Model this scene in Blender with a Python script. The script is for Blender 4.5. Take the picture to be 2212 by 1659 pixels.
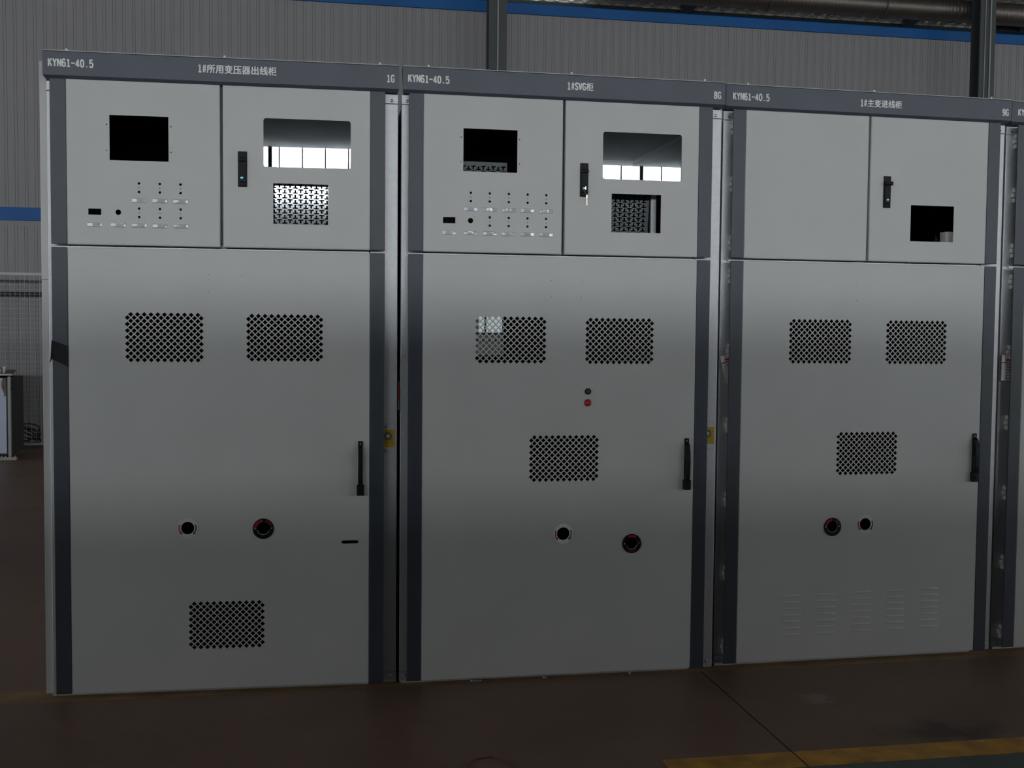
import bpy, bmesh, math, random
from mathutils import Vector, Matrix

random.seed(7)
for _o in list(bpy.data.objects):
    bpy.data.objects.remove(_o)
SC = bpy.context.scene
COL = SC.collection

# ------------------------------------------------------------------ camera
cam_d = bpy.data.cameras.new('camera')
cam_d.sensor_fit = 'HORIZONTAL'
cam_d.sensor_width = 36.0
cam_d.lens = 2350.0 / 2212.0 * 36.0
cam_d.clip_end = 300
cam = bpy.data.objects.new('camera', cam_d)
COL.objects.link(cam)
YAW, PITCH, ROLL = 0.1781, -0.0489, 0.0092
fw = Vector((math.sin(YAW) * math.cos(PITCH), math.cos(YAW) * math.cos(PITCH), math.sin(PITCH)))
rt = Vector((math.cos(YAW), -math.sin(YAW), 0))
up = rt.cross(fw)
r2 = rt * math.cos(ROLL) + up * math.sin(ROLL)
u2 = up * math.cos(ROLL) - rt * math.sin(ROLL)
mw = Matrix((r2, u2, -fw)).transposed().to_4x4()
mw.translation = Vector((1.0407, -4.6140, 1.5105))
cam.matrix_world = mw
SC.camera = cam

# ------------------------------------------------------------------ world, exposure
SC.view_settings.view_transform = 'Standard'
SC.view_settings.look = 'None'
SC.view_settings.gamma = 1.0
SC.view_settings.use_curve_mapping = False
SC.view_settings.exposure = 0.0
wld = bpy.data.worlds.new('world')
SC.world = wld
wld.use_nodes = True
wld.node_tree.nodes['Background'].inputs['Color'].default_value = (0.60, 0.68, 0.75, 1)
wld.node_tree.nodes['Background'].inputs['Strength'].default_value = 0.5
PANE_STRENGTH = 39.0        # overcast sky seen in the window band of the far wall

# ------------------------------------------------------------------ materials
def mat(name, col, rough=0.5, metal=0.0, spec=0.5, var=0.0, vscale=6.0, bump=0.0, bscale=200.0,
        emit=None, estr=0.0, trans=0.0, coat=0.0, stretch=None):
    m = bpy.data.materials.new(name)
    m.use_nodes = True
    nt = m.node_tree
    b = nt.nodes['Principled BSDF']
    b.inputs['Base Color'].default_value = (*col, 1)
    b.inputs['Roughness'].default_value = rough
    b.inputs['Metallic'].default_value = metal
    b.inputs['Specular IOR Level'].default_value = spec
    b.inputs['Transmission Weight'].default_value = trans
    b.inputs['Coat Weight'].default_value = coat
    if emit:
        b.inputs['Emission Color'].default_value = (*emit, 1)
        b.inputs['Emission Strength'].default_value = estr
    tc = nt.nodes.new('ShaderNodeTexCoord')
    if var:
        n = nt.nodes.new('ShaderNodeTexNoise')
        n.inputs['Scale'].default_value = vscale
        n.inputs['Detail'].default_value = 5
        nt.links.new(tc.outputs['Object'], n.inputs['Vector'])
        r = nt.nodes.new('ShaderNodeValToRGB')
        r.color_ramp.elements[0].position = 0.3
        r.color_ramp.elements[1].position = 0.7
        r.color_ramp.elements[0].color = tuple(c * (1 - var) for c in col) + (1,)
        r.color_ramp.elements[1].color = tuple(min(1, c * (1 + var)) for c in col) + (1,)
        nt.links.new(n.outputs['Fac'], r.inputs['Fac'])
        nt.links.new(r.outputs['Color'], b.inputs['Base Color'])
    if bump:
        n2 = nt.nodes.new('ShaderNodeTexNoise')
        n2.inputs['Scale'].default_value = bscale
        n2.inputs['Detail'].default_value = 2
        if stretch:
            mp = nt.nodes.new('ShaderNodeMapping')
            mp.inputs['Scale'].default_value = stretch
            nt.links.new(tc.outputs['Object'], mp.inputs['Vector'])
            nt.links.new(mp.outputs['Vector'], n2.inputs['Vector'])
        else:
            nt.links.new(tc.outputs['Object'], n2.inputs['Vector'])
        bp = nt.nodes.new('ShaderNodeBump')
        bp.inputs['Strength'].default_value = bump
        bp.inputs['Distance'].default_value = 0.002
        nt.links.new(n2.outputs['Fac'], bp.inputs['Height'])
        nt.links.new(bp.outputs['Normal'], b.inputs['Normal'])
    return m

M = {}
M['door'] = mat('light_grey_powder_coat', (0.600, 0.592, 0.570), 0.44, var=0.03, vscale=3, bump=0.06, bscale=500)
M['trim'] = mat('slate_grey_powder_coat', (0.050, 0.058, 0.072), 0.40, var=0.08, vscale=8, bump=0.05, bscale=500)
M['fascia'] = mat('slate_grey_fascia_paint', (0.078, 0.084, 0.110), 0.42, var=0.08, vscale=4, bump=0.05, bscale=500)
M['galv'] = mat('galvanised_steel', (0.60, 0.60, 0.62), 0.42, metal=.40, var=0.05, vscale=60, bump=0.12, bscale=520)
M['brushed'] = mat('brushed_galvanised_steel', (0.62, 0.62, 0.64), 0.42, metal=.40, var=0.04, vscale=40, bump=0.25, bscale=300, stretch=(0.08, 0.5, 1))
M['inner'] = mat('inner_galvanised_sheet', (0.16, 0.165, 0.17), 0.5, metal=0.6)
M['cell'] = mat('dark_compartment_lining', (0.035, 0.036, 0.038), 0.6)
M['plateshaded'] = mat('shaded_slotted_plate_zinc', (0.13, 0.145, 0.15), 0.36, metal=1.0)  # same zinc as the bright plate, with shade put into the colour
M['plate'] = mat('slotted_mounting_plate_zinc', (0.72, 0.75, 0.76), 0.16, metal=1.0, bump=0.05, bscale=60)
M['black'] = mat('black_plastic', (0.006, 0.006, 0.007), 0.5, spec=.25)
M['blackm'] = mat('matt_black_patch', (0.010, 0.010, 0.012), 0.75)
M['white'] = mat('white_lettering_vinyl', (0.92, 0.94, 0.90), 0.5)
M['ringwhite'] = mat('pale_plastic', (0.86, 0.84, 0.87), 0.4)
M['red'] = mat('red_print', (0.42, 0.008, 0.02), 0.45)
M['darkred'] = mat('dark_red_print', (0.12, 0.004, 0.012), 0.45)
M['green'] = mat('dark_green_print', (0.03, 0.09, 0.055), 0.45)
M['ink'] = mat('dark_ink', (0.02, 0.02, 0.022), 0.5)
M['redbutton'] = mat('red_disc_plastic', (0.42, 0.008, 0.006), 0.35)
M['chrome'] = mat('chrome', (0.75, 0.77, 0.80), 0.12, metal=1.0)
M['lockglint'] = mat('lock_cylinder_glint', (0.35, 0.72, 1.0), 0.30, metal=.55)  # window reflection on the lock put into the light blue base
M['brass'] = mat('brass_key', (0.62, 0.50, 0.36), 0.25, metal=1.0)
M['yellow'] = mat('yellow_label', (0.60, 0.36, 0.01), 0.5)
M['dial'] = mat('pale_yellow_dial', (0.70, 0.66, 0.38), 0.4)
M['acrylic'] = mat('clear_acrylic_name_plate', (0.56, 0.545, 0.58), 0.10, spec=0.5)
M['ringgrey'] = mat('greyish_plastic_ring', (0.70, 0.68, 0.70), 0.45)
M['tag'] = mat('white_card_tag', (0.80, 0.76, 0.76), 0.6)
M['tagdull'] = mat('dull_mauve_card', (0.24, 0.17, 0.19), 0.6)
M['wire'] = mat('thin_dark_wire', (0.08, 0.07, 0.06), 0.5)
M['hinge'] = mat('pale_zinc_hinge', (0.84, 0.84, 0.79), 0.45, var=0.05, vscale=50)

def glass_mat():
    m = bpy.data.materials.new('dark_window_glass')
    m.use_nodes = True
    b = m.node_tree.nodes['Principled BSDF']
    b.inputs['Base Color'].default_value = (0.75, 0.82, 0.85, 1)
    b.inputs['Roughness'].default_value = 0.0
    b.inputs['Transmission Weight'].default_value = 1.0
    b.inputs['IOR'].default_value = 1.52
    return m
M['glass'] = glass_mat()

# ------------------------------------------------------------------ helpers
def link(name, me, m=None, parent=None, mats=None):
    o = bpy.data.objects.new(name, me)
    COL.objects.link(o)
    if mats:
        for k in mats:
            me.materials.append(k)
    elif m:
        me.materials.append(m)
    if parent:
        o.parent = parent
    return o

def top(o, label, cat, group=None):
    o['label'] = label
    o['category'] = cat
    if group:
        o['group'] = group
    return o

def struct(o):
    o['kind'] = 'structure'
    return o

def empty(name, loc, rz=0.0):
    o = bpy.data.objects.new(name, None)
    o.empty_display_size = 0.1
    o.location = loc
    o.rotation_euler = (0, 0, rz)
    COL.objects.link(o)
    return o

class MB:
    def __init__(s):
        s.bm = bmesh.new()
        s.mi = 0
    def _f(s, vs):
        try:
            f = s.bm.faces.new(vs)
            f.material_index = s.mi
            return f
        except ValueError:
            return None
    def box(s, x0, x1, y0, y1, z0, z1, bev=0.0, seg=2):
        c = [(x0, y0, z0), (x1, y0, z0), (x1, y1, z0), (x0, y1, z0), (x0, y0, z1), (x1, y0, z1), (x1, y1, z1), (x0, y1, z1)]
        v = [s.bm.verts.new(p) for p in c]
        fs = [s._f([v[i] for i in q]) for q in ((3, 2, 1, 0), (4, 5, 6, 7), (0, 1, 5, 4), (1, 2, 6, 5), (2, 3, 7, 6), (3, 0, 4, 7))]
        if bev:
            es = list({e for f in fs for e in f.edges})
            r = bmesh.ops.bevel(s.bm, geom=es, offset=bev, segments=seg, affect='EDGES', profile=0.5)
            for f in r['faces']:
                f.material_index = s.mi
        return s
    def prism(s, poly, y0, y1, axis='Y', bev=0.0):
        """poly of 2-D points extruded: axis Y -> (x,z) poly; axis X -> (y,z) poly; axis Z -> (x,y) poly"""
        def P(p, t):
            return {'Y': (p[0], t, p[1]), 'X': (t, p[0], p[1]), 'Z': (p[0], p[1], t)}[axis]
        a = [s.bm.verts.new(P(p, y0)) for p in poly]
        b = [s.bm.verts.new(P(p, y1)) for p in poly]
        fs = [s._f(list(reversed(a))), s._f(b)]
        n = len(poly)
        for i in range(n):
            fs.append(s._f([a[i], a[(i + 1) % n], b[(i + 1) % n], b[i]]))
        if bev:
            es = list({e for f in fs if f for e in f.edges})
            bmesh.ops.bevel(s.bm, geom=es, offset=bev, segments=2, affect='EDGES', profile=0.5)
        return s
    def cyl(s, p, q, r, r2=None, n=20, cap=True):
        p, q = Vector(p), Vector(q)
        r2 = r if r2 is None else r2
        d = (q - p).normalized()
        a = d.orthogonal().normalized()
        b = d.cross(a)
        A, B = [], []
        for i in range(n):
            t = 2 * math.pi * i / n
            w = a * math.cos(t) + b * math.sin(t)
            A.append(s.bm.verts.new(p + w * r))
            B.append(s.bm.verts.new(q + w * r2))
        for i in range(n):
            f = s._f([A[i], A[(i + 1) % n], B[(i + 1) % n], B[i]])
            if f:
                f.smooth = True
        if cap:
            s._f(list(reversed(A)))
            s._f(B)
        return s
    def tube(s, pts, r, n=8):
        pts = [Vector(p) for p in pts]
        rings = []
        ref = None
        for i, p in enumerate(pts):
            d = (pts[min(i + 1, len(pts) - 1)] - pts[max(i - 1, 0)]).normalized()
            if ref is None:
                ref = d.orthogonal().normalized()
            a = (ref - d * ref.dot(d)).normalized()
            ref = a
            b = d.cross(a)
            rings.append([s.bm.verts.new(p + (a * math.cos(2 * math.pi * k / n) + b * math.sin(2 * math.pi * k / n)) * r) for k in range(n)])
        for A, B in zip(rings, rings[1:]):
            for k in range(n):
                f = s._f([A[k], A[(k + 1) % n], B[(k + 1) % n], B[k]])
                if f:
                    f.smooth = True
        s._f(list(reversed(rings[0])))
        s._f(rings[-1])
        return s
    def dome(s, c, r, h, n=16, k=4):
        """button head facing -Y at c"""
        rings = []
        for j in range(k):
            t = math.pi / 2 * j / k
            rings.append([s.bm.verts.new((c[0] + r * math.cos(t) * math.cos(2 * math.pi * i / n), c[1] - h * math.sin(t),
                                          c[2] + r * math.cos(t) * math.sin(2 * math.pi * i / n))) for i in range(n)])
        tip = s.bm.verts.new((c[0], c[1] - h, c[2]))
        for A, B in zip(rings, rings[1:]):
            for i in range(n):
                f = s._f([A[i], A[(i + 1) % n], B[(i + 1) % n], B[i]])
                if f:
                    f.smooth = True
        for i in range(n):
            f = s._f([rings[-1][i], rings[-1][(i + 1) % n], tip])
            if f:
                f.smooth = True
        s._f(list(reversed(rings[0])))
        return s
    def arc(s, c, r0, r1, a0, a1, y0, y1, n=24):
        """annular sector in the XZ plane, angles in degrees, front y0, back y1"""
        full = abs(a1 - a0) >= 359.9
        k = n if full else n + 1
        V = []
        for i in range(k):
            t = math.radians(a0 + (a1 - a0) * i / n)
            cs, sn = math.cos(t), math.sin(t)
            V.append([s.bm.verts.new((c[0] + r * cs, y, c[1] + r * sn)) for r, y in ((r0, y0), (r1, y0), (r1, y1), (r0, y1))])
        m = n
        for i in range(m):
            A, B = V[i], V[(i + 1) % k]
            for j in range(4):
                s._f([A[j], A[(j + 1) % 4], B[(j + 1) % 4], B[j]])
        if not full:
            s._f(V[0])
            s._f(list(reversed(V[-1])))
        return s
    def build(s, name, m=None, parent=None, mats=None, recalc=True):
        if recalc:
            bmesh.ops.recalc_face_normals(s.bm, faces=s.bm.faces[:])
        me = bpy.data.meshes.new(name)
        s.bm.to_mesh(me)
        s.bm.free()
        return link(name, me, m, parent, mats)

def curve_mesh(loops, t):
    """2-D loops (first is the outline, the rest are holes) filled with thickness t -> mesh in XZ, front at y=0"""
    c = bpy.data.curves.new('tmp', 'CURVE')
    c.dimensions = '2D'
    c.fill_mode = 'BOTH'
    c.extrude = t / 2
    for lp in loops:
        sp = c.splines.new('POLY')
        sp.points.add(len(lp) - 1)
        for i, p in enumerate(lp):
            sp.points[i].co = (p[0], p[1], 0, 1)
        sp.use_cyclic_u = True
    o = bpy.data.objects.new('tmp', c)
    COL.objects.link(o)
    dg = bpy.context.evaluated_depsgraph_get()
    dg.update()
    me = bpy.data.meshes.new_from_object(o.evaluated_get(dg))
    bpy.data.objects.remove(o)
    bpy.data.curves.remove(c)
    for v in me.vertices:
        x, y, z = v.co
        v.co = (x, t / 2 - z, y)
    me.materials.clear()
    return me

def rect(x0, x1, z0, z1):
    return [(x0, z0), (x1, z0), (x1, z1), (x0, z1)]

def rrect(x0, x1, z0, z1, r, n=5):
    out = []
    for cx, cz, a in ((x1 - r, z0 + r, -90), (x1 - r, z1 - r, 0), (x0 + r, z1 - r, 90), (x0 + r, z0 + r, 180)):
        for i in range(n + 1):
            t = math.radians(a + 90 * i / n)
            out.append((cx + r * math.cos(t), cz + r * math.sin(t)))
    return out

def circ(x, z, r, n=16):
    return [(x + r * math.cos(2 * math.pi * i / n), z + r * math.sin(2 * math.pi * i / n)) for i in range(n)]

def diamonds(x0, x1, z1, z0):
    """15 staggered rows; x0/x1 centres of the first and last hole of an 11-hole row, z1/z0 top and bottom row"""
    px = (x1 - x0) / 10
    pz = (z1 - z0) / 14
    h = 0.0100
    out = []
    for j in range(15):
        z = z1 - pz * j
        xs = [x0 + px * i for i in range(11)] if j % 2 == 0 else [x0 - px / 2 + px * i for i in range(12)]
        for x in xs:
            out.append([(x - h, z), (x, z - h * .985), (x + h, z), (x, z + h * .985)])
    return out

def door_sheet(name, x0, x1, z0, z1, holes, m, parent, depth=0.028, r=0.005, y=0.0):
    """folded sheet door: face with holes plus rolled edges returning backwards"""
    ins = r
    me = curve_mesh([rect(x0 + ins, x1 - ins, z0 + ins, z1 - ins)] + holes, 0.002)
    bm = bmesh.new()
    bm.from_mesh(me)
    bpy.data.meshes.remove(me)
    prof = [(ins, 0.0), (ins * .45, ins * .12), (ins * .12, ins * .45), (0, ins), (0, depth), (0.002, depth), (0.002, ins), (ins, 0.002)]
    rings = []
    for i, yy in prof:
        rings.append([bm.verts.new(p) for p in ((x0 + i, yy, z0 + i), (x1 - i, yy, z0 + i), (x1 - i, yy, z1 - i), (x0 + i, yy, z1 - i))])
    for k in range(len(rings) - 1):
        A, B = rings[k], rings[k + 1]
        for i in range(4):
            f = bm.faces.new([A[i], A[(i + 1) % 4], B[(i + 1) % 4], B[i]])
            f.smooth = k < 3
    bmesh.ops.translate(bm, verts=bm.verts[:], vec=(0, y, 0))
    bmesh.ops.recalc_face_normals(bm, faces=bm.faces[:])
    me = bpy.data.meshes.new(name)
    bm.to_mesh(me)
    bm.free()
    return link(name, me, m, parent)

# ------------------------------------------------------------------ lettering
GL = {  # narrow gothic strokes in a 1 x 2 cell
    'K': [[(.1, 0), (.1, 2)], [(.86, 2), (.14, .78)], [(.36, 1.15), (.9, 0)]],
    'Y': [[(.06, 2), (.5, 1.0)], [(.94, 2), (.5, 1.0)], [(.5, 1.08), (.5, 0)]],
    'N': [[(.1, 0), (.1, 2)], [(.12, 1.96), (.88, .04)], [(.9, 0), (.9, 2)]],
    '6': [[(.82, 1.62), (.7, 1.9), (.5, 1.97), (.28, 1.86), (.14, 1.5), (.1, .95), (.12, .5), (.26, .12), (.5, .03), (.74, .12), (.88, .42), (.88, .78), (.74, 1.08), (.5, 1.17), (.26, 1.06), (.14, .8)]],
    '1': [[(.16, 1.6), (.42, 1.78), (.52, 2.0)], [(.52, 1.98), (.52, .06)], [(.12, .07), (.92, .07)]],
    '-': [[(.02, .98), (.98, .98)]],
    '4': [[(.66, 0), (.66, 2)], [(.66, 1.96), (.06, .55)], [(.03, .5), (.98, .5)]],
    '0': [[(.5, 1.95), (.26, 1.82), (.12, 1.4), (.1, 1.0), (.12, .6), (.26, .16), (.5, .05), (.74, .16), (.88, .6), (.9, 1.0), (.88, 1.4), (.74, 1.82), (.5, 1.95)]],
    '.': [[(.5, 0), (.5, .3)]],
    '5': [[(.88, 1.93), (.18, 1.93), (.12, 1.05), (.3, 1.2), (.52, 1.26), (.76, 1.14), (.89, .85), (.88, .42), (.74, .13), (.48, .04), (.24, .12), (.1, .4)]],
    'G': [[(.88, 1.5), (.78, 1.8), (.52, 1.96), (.26, 1.8), (.12, 1.4), (.09, 1.0), (.12, .55), (.28, .16), (.52, .04), (.78, .18), (.88, .4), (.88, .92)], [(.5, .92), (.93, .92)], [(.88, 0), (.88, .9)]],
    '8': [[(.5, 1.95), (.26, 1.84), (.16, 1.52), (.26, 1.2), (.5, 1.07), (.76, .9), (.9, .55), (.8, .2), (.5, .04), (.2, .2), (.1, .55), (.24, .9), (.5, 1.07), (.74, 1.2), (.84, 1.52), (.74, 1.84), (.5, 1.95)]],
    '9': [[(.18, .38), (.3, .1), (.5, .03), (.72, .14), (.86, .5), (.9, 1.05), (.88, 1.5), (.74, 1.88), (.5, 1.97), (.26, 1.88), (.12, 1.58), (.12, 1.22), (.26, .92), (.5, .83), (.74, .94), (.86, 1.2)]],
    '#': [[(.22, 0), (.4, 2)], [(.62, 0), (.8, 2)], [(.04, 1.36), (.98, 1.36)], [(.02, .66), (.96, .66)]],
    'S': [[(.86, 1.52), (.76, 1.82), (.5, 1.96), (.24, 1.82), (.13, 1.5), (.24, 1.2), (.5, 1.02), (.76, .82), (.88, .5), (.76, .17), (.5, .04), (.22, .17), (.11, .48)]],
    'V': [[(.06, 2), (.48, .04)], [(.94, 2), (.52, .04)]],
}

def stroke(mb, pts, w, ox, oz, sx, sz, y0, y1):
    P = [Vector((ox + p[0] * sx, oz + p[1] * sz)) for p in pts]
    L, R = [], []
    n = len(P)
    closed = (P[0] - P[-1]).length < 1e-6
    for i in range(n):
        if closed and i in (0, n - 1):
            d0, d1 = (P[1] - P[0]).normalized(), (P[-1] - P[-2]).normalized()
        else:
            d0 = (P[min(i + 1, n - 1)] - P[i]).normalized() if i < n - 1 else (P[i] - P[i - 1]).normalized()
            d1 = (P[i] - P[i - 1]).normalized() if i else d0
        t = (d0 + d1)
        t = t.normalized() if t.length > 1e-6 else d0
        nn = Vector((-t.y, t.x))
        k = max(.6, abs(nn.dot(Vector((-d0.y, d0.x)))))
        L.append(P[i] + nn * w / 2 / k)
        R.append(P[i] - nn * w / 2 / k)
    rows = []
    for a, b in zip(L, R):
        rows.append([mb.bm.verts.new(q) for q in ((a.x, y0, a.y), (b.x, y0, b.y), (b.x, y1, b.y), (a.x, y1, a.y))])
    for A, B in zip(rows, rows[1:]):
        for j in range(4):
            mb._f([A[j], A[(j + 1) % 4], B[(j + 1) % 4], B[j]])
    mb._f(rows[0])
    mb._f(list(reversed(rows[-1])))

def cjk_mesh(ch):
    c = bpy.data.curves.new('tmp', 'FONT')
    c.body = ch
    c.size = 1.0
    c.offset = 0.014
    c.extrude = 0.006
    c.resolution_u = 3
    o = bpy.data.objects.new('tmp', c)
    COL.objects.link(o)
    dg = bpy.context.evaluated_depsgraph_get()
    dg.update()
    me = bpy.data.meshes.new_from_object(o.evaluated_get(dg))
    bpy.data.objects.remove(o)
    bpy.data.curves.remove(c)
    return me

def lettering(text, x0, x1, z0, z1, yface, parent):
    """text set in half-width cells between x0..x1; CJK characters take two cells"""
    cells = sum(1 if ch in GL else 2 for ch in text)
    cw = (x1 - x0) / cells
    mb = MB()
    x = x0
    h = z1 - z0
    for ch in text:
        if ch in GL:
            for st in GL[ch]:
                w = 0.0054 if ch != '#' else 0.0034
                if ch == '.':
                    w = 0.0060
                stroke(mb, st, w, x + cw * .07, z0 + .001, cw * .84, (h - .002) / 2, yface - .0007, yface + .0003)
            x += cw
        else:
            me = cjk_mesh(ch)
            vs = [v.co.copy() for v in me.vertices]
            sx = 2 * cw * 0.97
            sz = h * 1.13
            for k_, sh in enumerate((-.016, 0.0, .016)):
                bv = [mb.bm.verts.new((x + 2 * cw * .015 + (v.x + sh) * sx, yface - .0002 - k_ * .00005 - (v.z / .006) * .0005, z0 + .0005 + (v.y + .055) * sz)) for v in vs]
                for p in me.polygons:
                    mb._f([bv[i] for i in p.vertices])
            bpy.data.meshes.remove(me)
            x += 2 * cw
    return mb.build('lettering', M['white'], parent, recalc=False)

# ------------------------------------------------------------------ cabinet pieces
Z_UB, Z_LT, Z_LB = 1.8398, 1.8284, 0.015
Z_DT = 2.4930
W = 0.0605
GAP0, GAP1 = 0.6555, 0.6665
YF = 0.045                       # frame face behind the door face

def screw_head(c, r, m, parent, slot=False):
    mb = MB()
    mb.dome(c, r, r * .55)
    o = mb.build('screw', m, parent)
    return o

def name_plate(x, z, parent, w=0.057, h=0.0175):
    mb = MB()
    n = 6
    tilt = random.uniform(-0.045, 0.022)
    bow = random.uniform(0.0, 0.00022)
    twist = random.uniform(-0.0008, 0.0008)
    rows = []
    for i in range(n + 1):
        t = i / n * 2 - 1
        zz = z + t * h / 2
        for_y = -0.0016 - bow * (1 - t * t) + tilt * t * h / 2
        rows.append([mb.bm.verts.new((x - w / 2, for_y + twist * .03, zz)), mb.bm.verts.new((x + w / 2, for_y - twist * .03, zz))])
    back = [[mb.bm.verts.new((x - w / 2, -0.0001, r[0].co.z)), mb.bm.verts.new((x + w / 2, -0.0001, r[1].co.z))] for r in rows]
    for i in range(n):
        f = mb._f([rows[i][0], rows[i][1], rows[i + 1][1], rows[i + 1][0]])
        f.smooth = True
        mb._f([back[i][1], back[i][0], back[i + 1][0], back[i + 1][1]])
        mb._f([rows[i][0], rows[i + 1][0], back[i + 1][0], back[i][0]])
        mb._f([rows[i + 1][1], rows[i][1], back[i][1], back[i + 1][1]])
    mb._f([rows[0][1], rows[0][0], back[0][0], back[0][1]])
    mb._f([rows[n][0], rows[n][1], back[n][1], back[n][0]])
    return mb.build('name_plate', M['acrylic'], parent)

def swing_latch(parent, xc=0.7468, z0=2.0855, z1=2.2290, lift=0.0):
    w = 0.0365
    mb = MB()
    x0, x1 = xc - w / 2, xc + w / 2
    mb.box(x0, x1, -0.004, 0.001, z0, z1, bev=.002)                       # bezel
    mb.box(x0 + .004, x1 - .004, -0.0105, -0.004, z0 + .018, z1 - .030, bev=.002)   # lever
    # swelling of the lever below its pivot
    mb.box(x0 + .0015, x1 - .0005, -0.018 - lift, -0.004, z1 - .043, z1 - .026, bev=.005, seg=3)
    mb.box(x0 + .006, x1 - .006, -0.009, -0.004, z0 + .006, z0 + .013, bev=.0015)
    latch = mb.build('swing_latch', M['black'], parent)
    lk = MB()
    zc = z0 + 0.0352
    lk.cyl((xc - .002, -0.0135, zc), (xc - .002, -0.010, zc), .0062, n=24)
    lk.dome((xc - .002, -0.0135, zc), .0062, .0016, n=24)
    o = lk.build('lock_cylinder', M['lockglint'], parent)
    return latch

def pull_handle(parent, x0=1.2133, x1=1.2329, ztop=1.044, zbot=0.8171):
    mb = MB()
    mb.box(x0, x1, -0.006, 0.0, zbot + .004, ztop, bev=.0012)
    za, zb = ztop - .020, zbot + .040
    prof = [(-.005, za), (-.021, za - .010), (-.031, za - .045), (-.034, za - .080), (-.033, zb + .030), (-.027, zb), (-.005, zb),
            (-.005, zb + .012), (-.021, zb + .020), (-.022, za - .080), (-.016, za - .075), (-.005, za - .060)]
    mb.prism(prof, x0 + .001, x1 - .001, axis='X')
    mb.box(x0 - .006, x1 + .006, -0.026, 0.0, zbot, zbot + .0440, bev=.003)
    mb.box(x0 + .004, x1 - .004, -.0285, -.026, zbot + .010, zbot + .030, bev=.001)
    h = mb.build('pull_handle', M['black'], parent)
    s = MB()
    s.dome(((x0 + x1) / 2, -0.006, ztop - .0115), .0026, .0012, n=12)
    o = s.build('screw', M['ringwhite'], parent)
    o['label'] = 'pale screw head on the black handle'
    return h

def white_ring(parent, x, z, r=0.042, rh=0.0268, body='ringgrey'):
    mb = MB()
    mb.mi = 0
    mb.arc((x, z), rh, r, 0, 360, -.0020, 0.0, n=48)
    mb.mi = 1
    mb.arc((x, z), rh + .0048, r - .0055, 155, 215, -.0026, -.0019)      # red arrow
    t = math.radians(226)
    rm = (rh + r) / 2 - .0004
    def tri(am, sgn):
        a = math.radians(am)
        c = Vector((x + rm * math.cos(a), z + rm * math.sin(a)))
        d = Vector((-math.sin(a), math.cos(a))) * sgn
        n = Vector((math.cos(a), math.sin(a)))
        P = [c + n * .0062, c - n * .0062, c + d * .011]
        mb.prism([(p.x, p.y) for p in P], -.0026, -.0019)
    tri(214, 1)
    mb.mi = 2
    mb.arc((x, z), rh + .0048, r - .0055, -35, 25, -.0026, -.0019)
    tri(-34, -1)
    mb.mi = 3
    for a, rr in ((92, .0012), (270, .0012), (58, .001), (50, .001)):
        c = (x + (rm) * math.cos(math.radians(a)), z + rm * math.sin(math.radians(a)))
        mb.arc(c, 0.0002, rr, 0, 360, -.0026, -.0019, n=8)
    mb.mi = 1
    for a in (122, 130):
        c = (x + (rm) * math.cos(math.radians(a)), z + rm * math.sin(math.radians(a)))
        mb.arc(c, 0.0002, .0012, 0, 360, -.0026, -.0019, n=8)
    o = mb.build('crank_ring', None, parent, mats=[M[body], M['red'], M['green'], M['ink']])
    o['label'] = 'pale ring with red and green arrows around a black hole'
    return o

def black_ring(parent, x, z, a0, a1, b0=None, b1=None, r=0.0425, rh=0.0262):
    mb = MB()
    mb.mi = 0
    mb.arc((x, z), rh, r, 0, 360, -.0030, 0.0, n=48)
    mb.mi = 1
    mb.arc((x, z), rh + .002, r - .0045, a0, a1, -.0036, -.0029)
    if b0 is not None:
        mb.mi = 2
        mb.arc((x, z), rh + .003, r - .0045, b0, b1, -.0036, -.0029)
    mb.mi = 3
    mb.arc((x, z), rh - .0022, rh - .0008, 190, 350, -.0012, 0.0012, n=32)
    for a in (4, 180):
        c = (x + .0335 * math.cos(math.radians(a)), z + .0335 * math.sin(math.radians(a)))
        mb.arc(c, 0.0002, .0023, 0, 360, -.0038, -.0029, n=12)
    o = mb.build('racking_ring', None, parent, mats=[M['black'], M['red'], M['darkred'], M['ringgrey']])
    o['label'] = 'black ring with a red arc around a black hole'
    return o

def slotted_plate(parent, x0, x1, z0, z1, y, tx0, tz1, m, px=0.0215, pz=0.0206, lean=0.0, curl=0.0, thick=.0016):
    loops = [rect(x0, x1, z0, z1)]
    ww, st, bar, hh = .0102, .0033, .0055, .0160
    i = 0
    x = tx0
    while x < x1 - .014:
        z = tz1
        if x > x0 + .012:
            while z > z0 + .02:
                if i % 2 == 0:
                    T = [(-ww, 0), (ww, 0), (ww, -bar), (st, -bar), (st, -hh), (-st, -hh), (-st, -bar), (-ww, -bar)]
                else:
                    T = [(-st, 0), (st, 0), (st, -hh + bar), (ww, -hh + bar), (ww, -hh), (-ww, -hh), (-ww, -hh + bar), (-st, -hh + bar)]
                if z < z1 - .004:
                    loops.append([(x + a, z + b - (.003 if i % 2 else 0)) for a, b in T])
                z -= pz
        x += px
        i += 1
    me = curve_mesh(loops, thick)
    for v in me.vertices:
        v.co.y += y + lean * (z1 - v.co.z) + curl * max(0, (z1 - .08) - v.co.z) ** 2
    return link('mounting_plate', me, m, parent)

def glass_pane(parent, x0, x1, z0, z1, tilt=0.0):
    mb = MB()
    mb.prism(rrect(x0 - .012, x1 + .012, z0 - .012, z1 + .012, .012), 0.0, 0.004)
    o = mb.build('window_pane', M['glass'], parent)
    zc = (z0 + z1) / 2
    for v in o.data.vertices:
        v.co.y += 0.0024 + (v.co.z - zc) * tilt + abs(tilt) * .12
    return o

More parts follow.
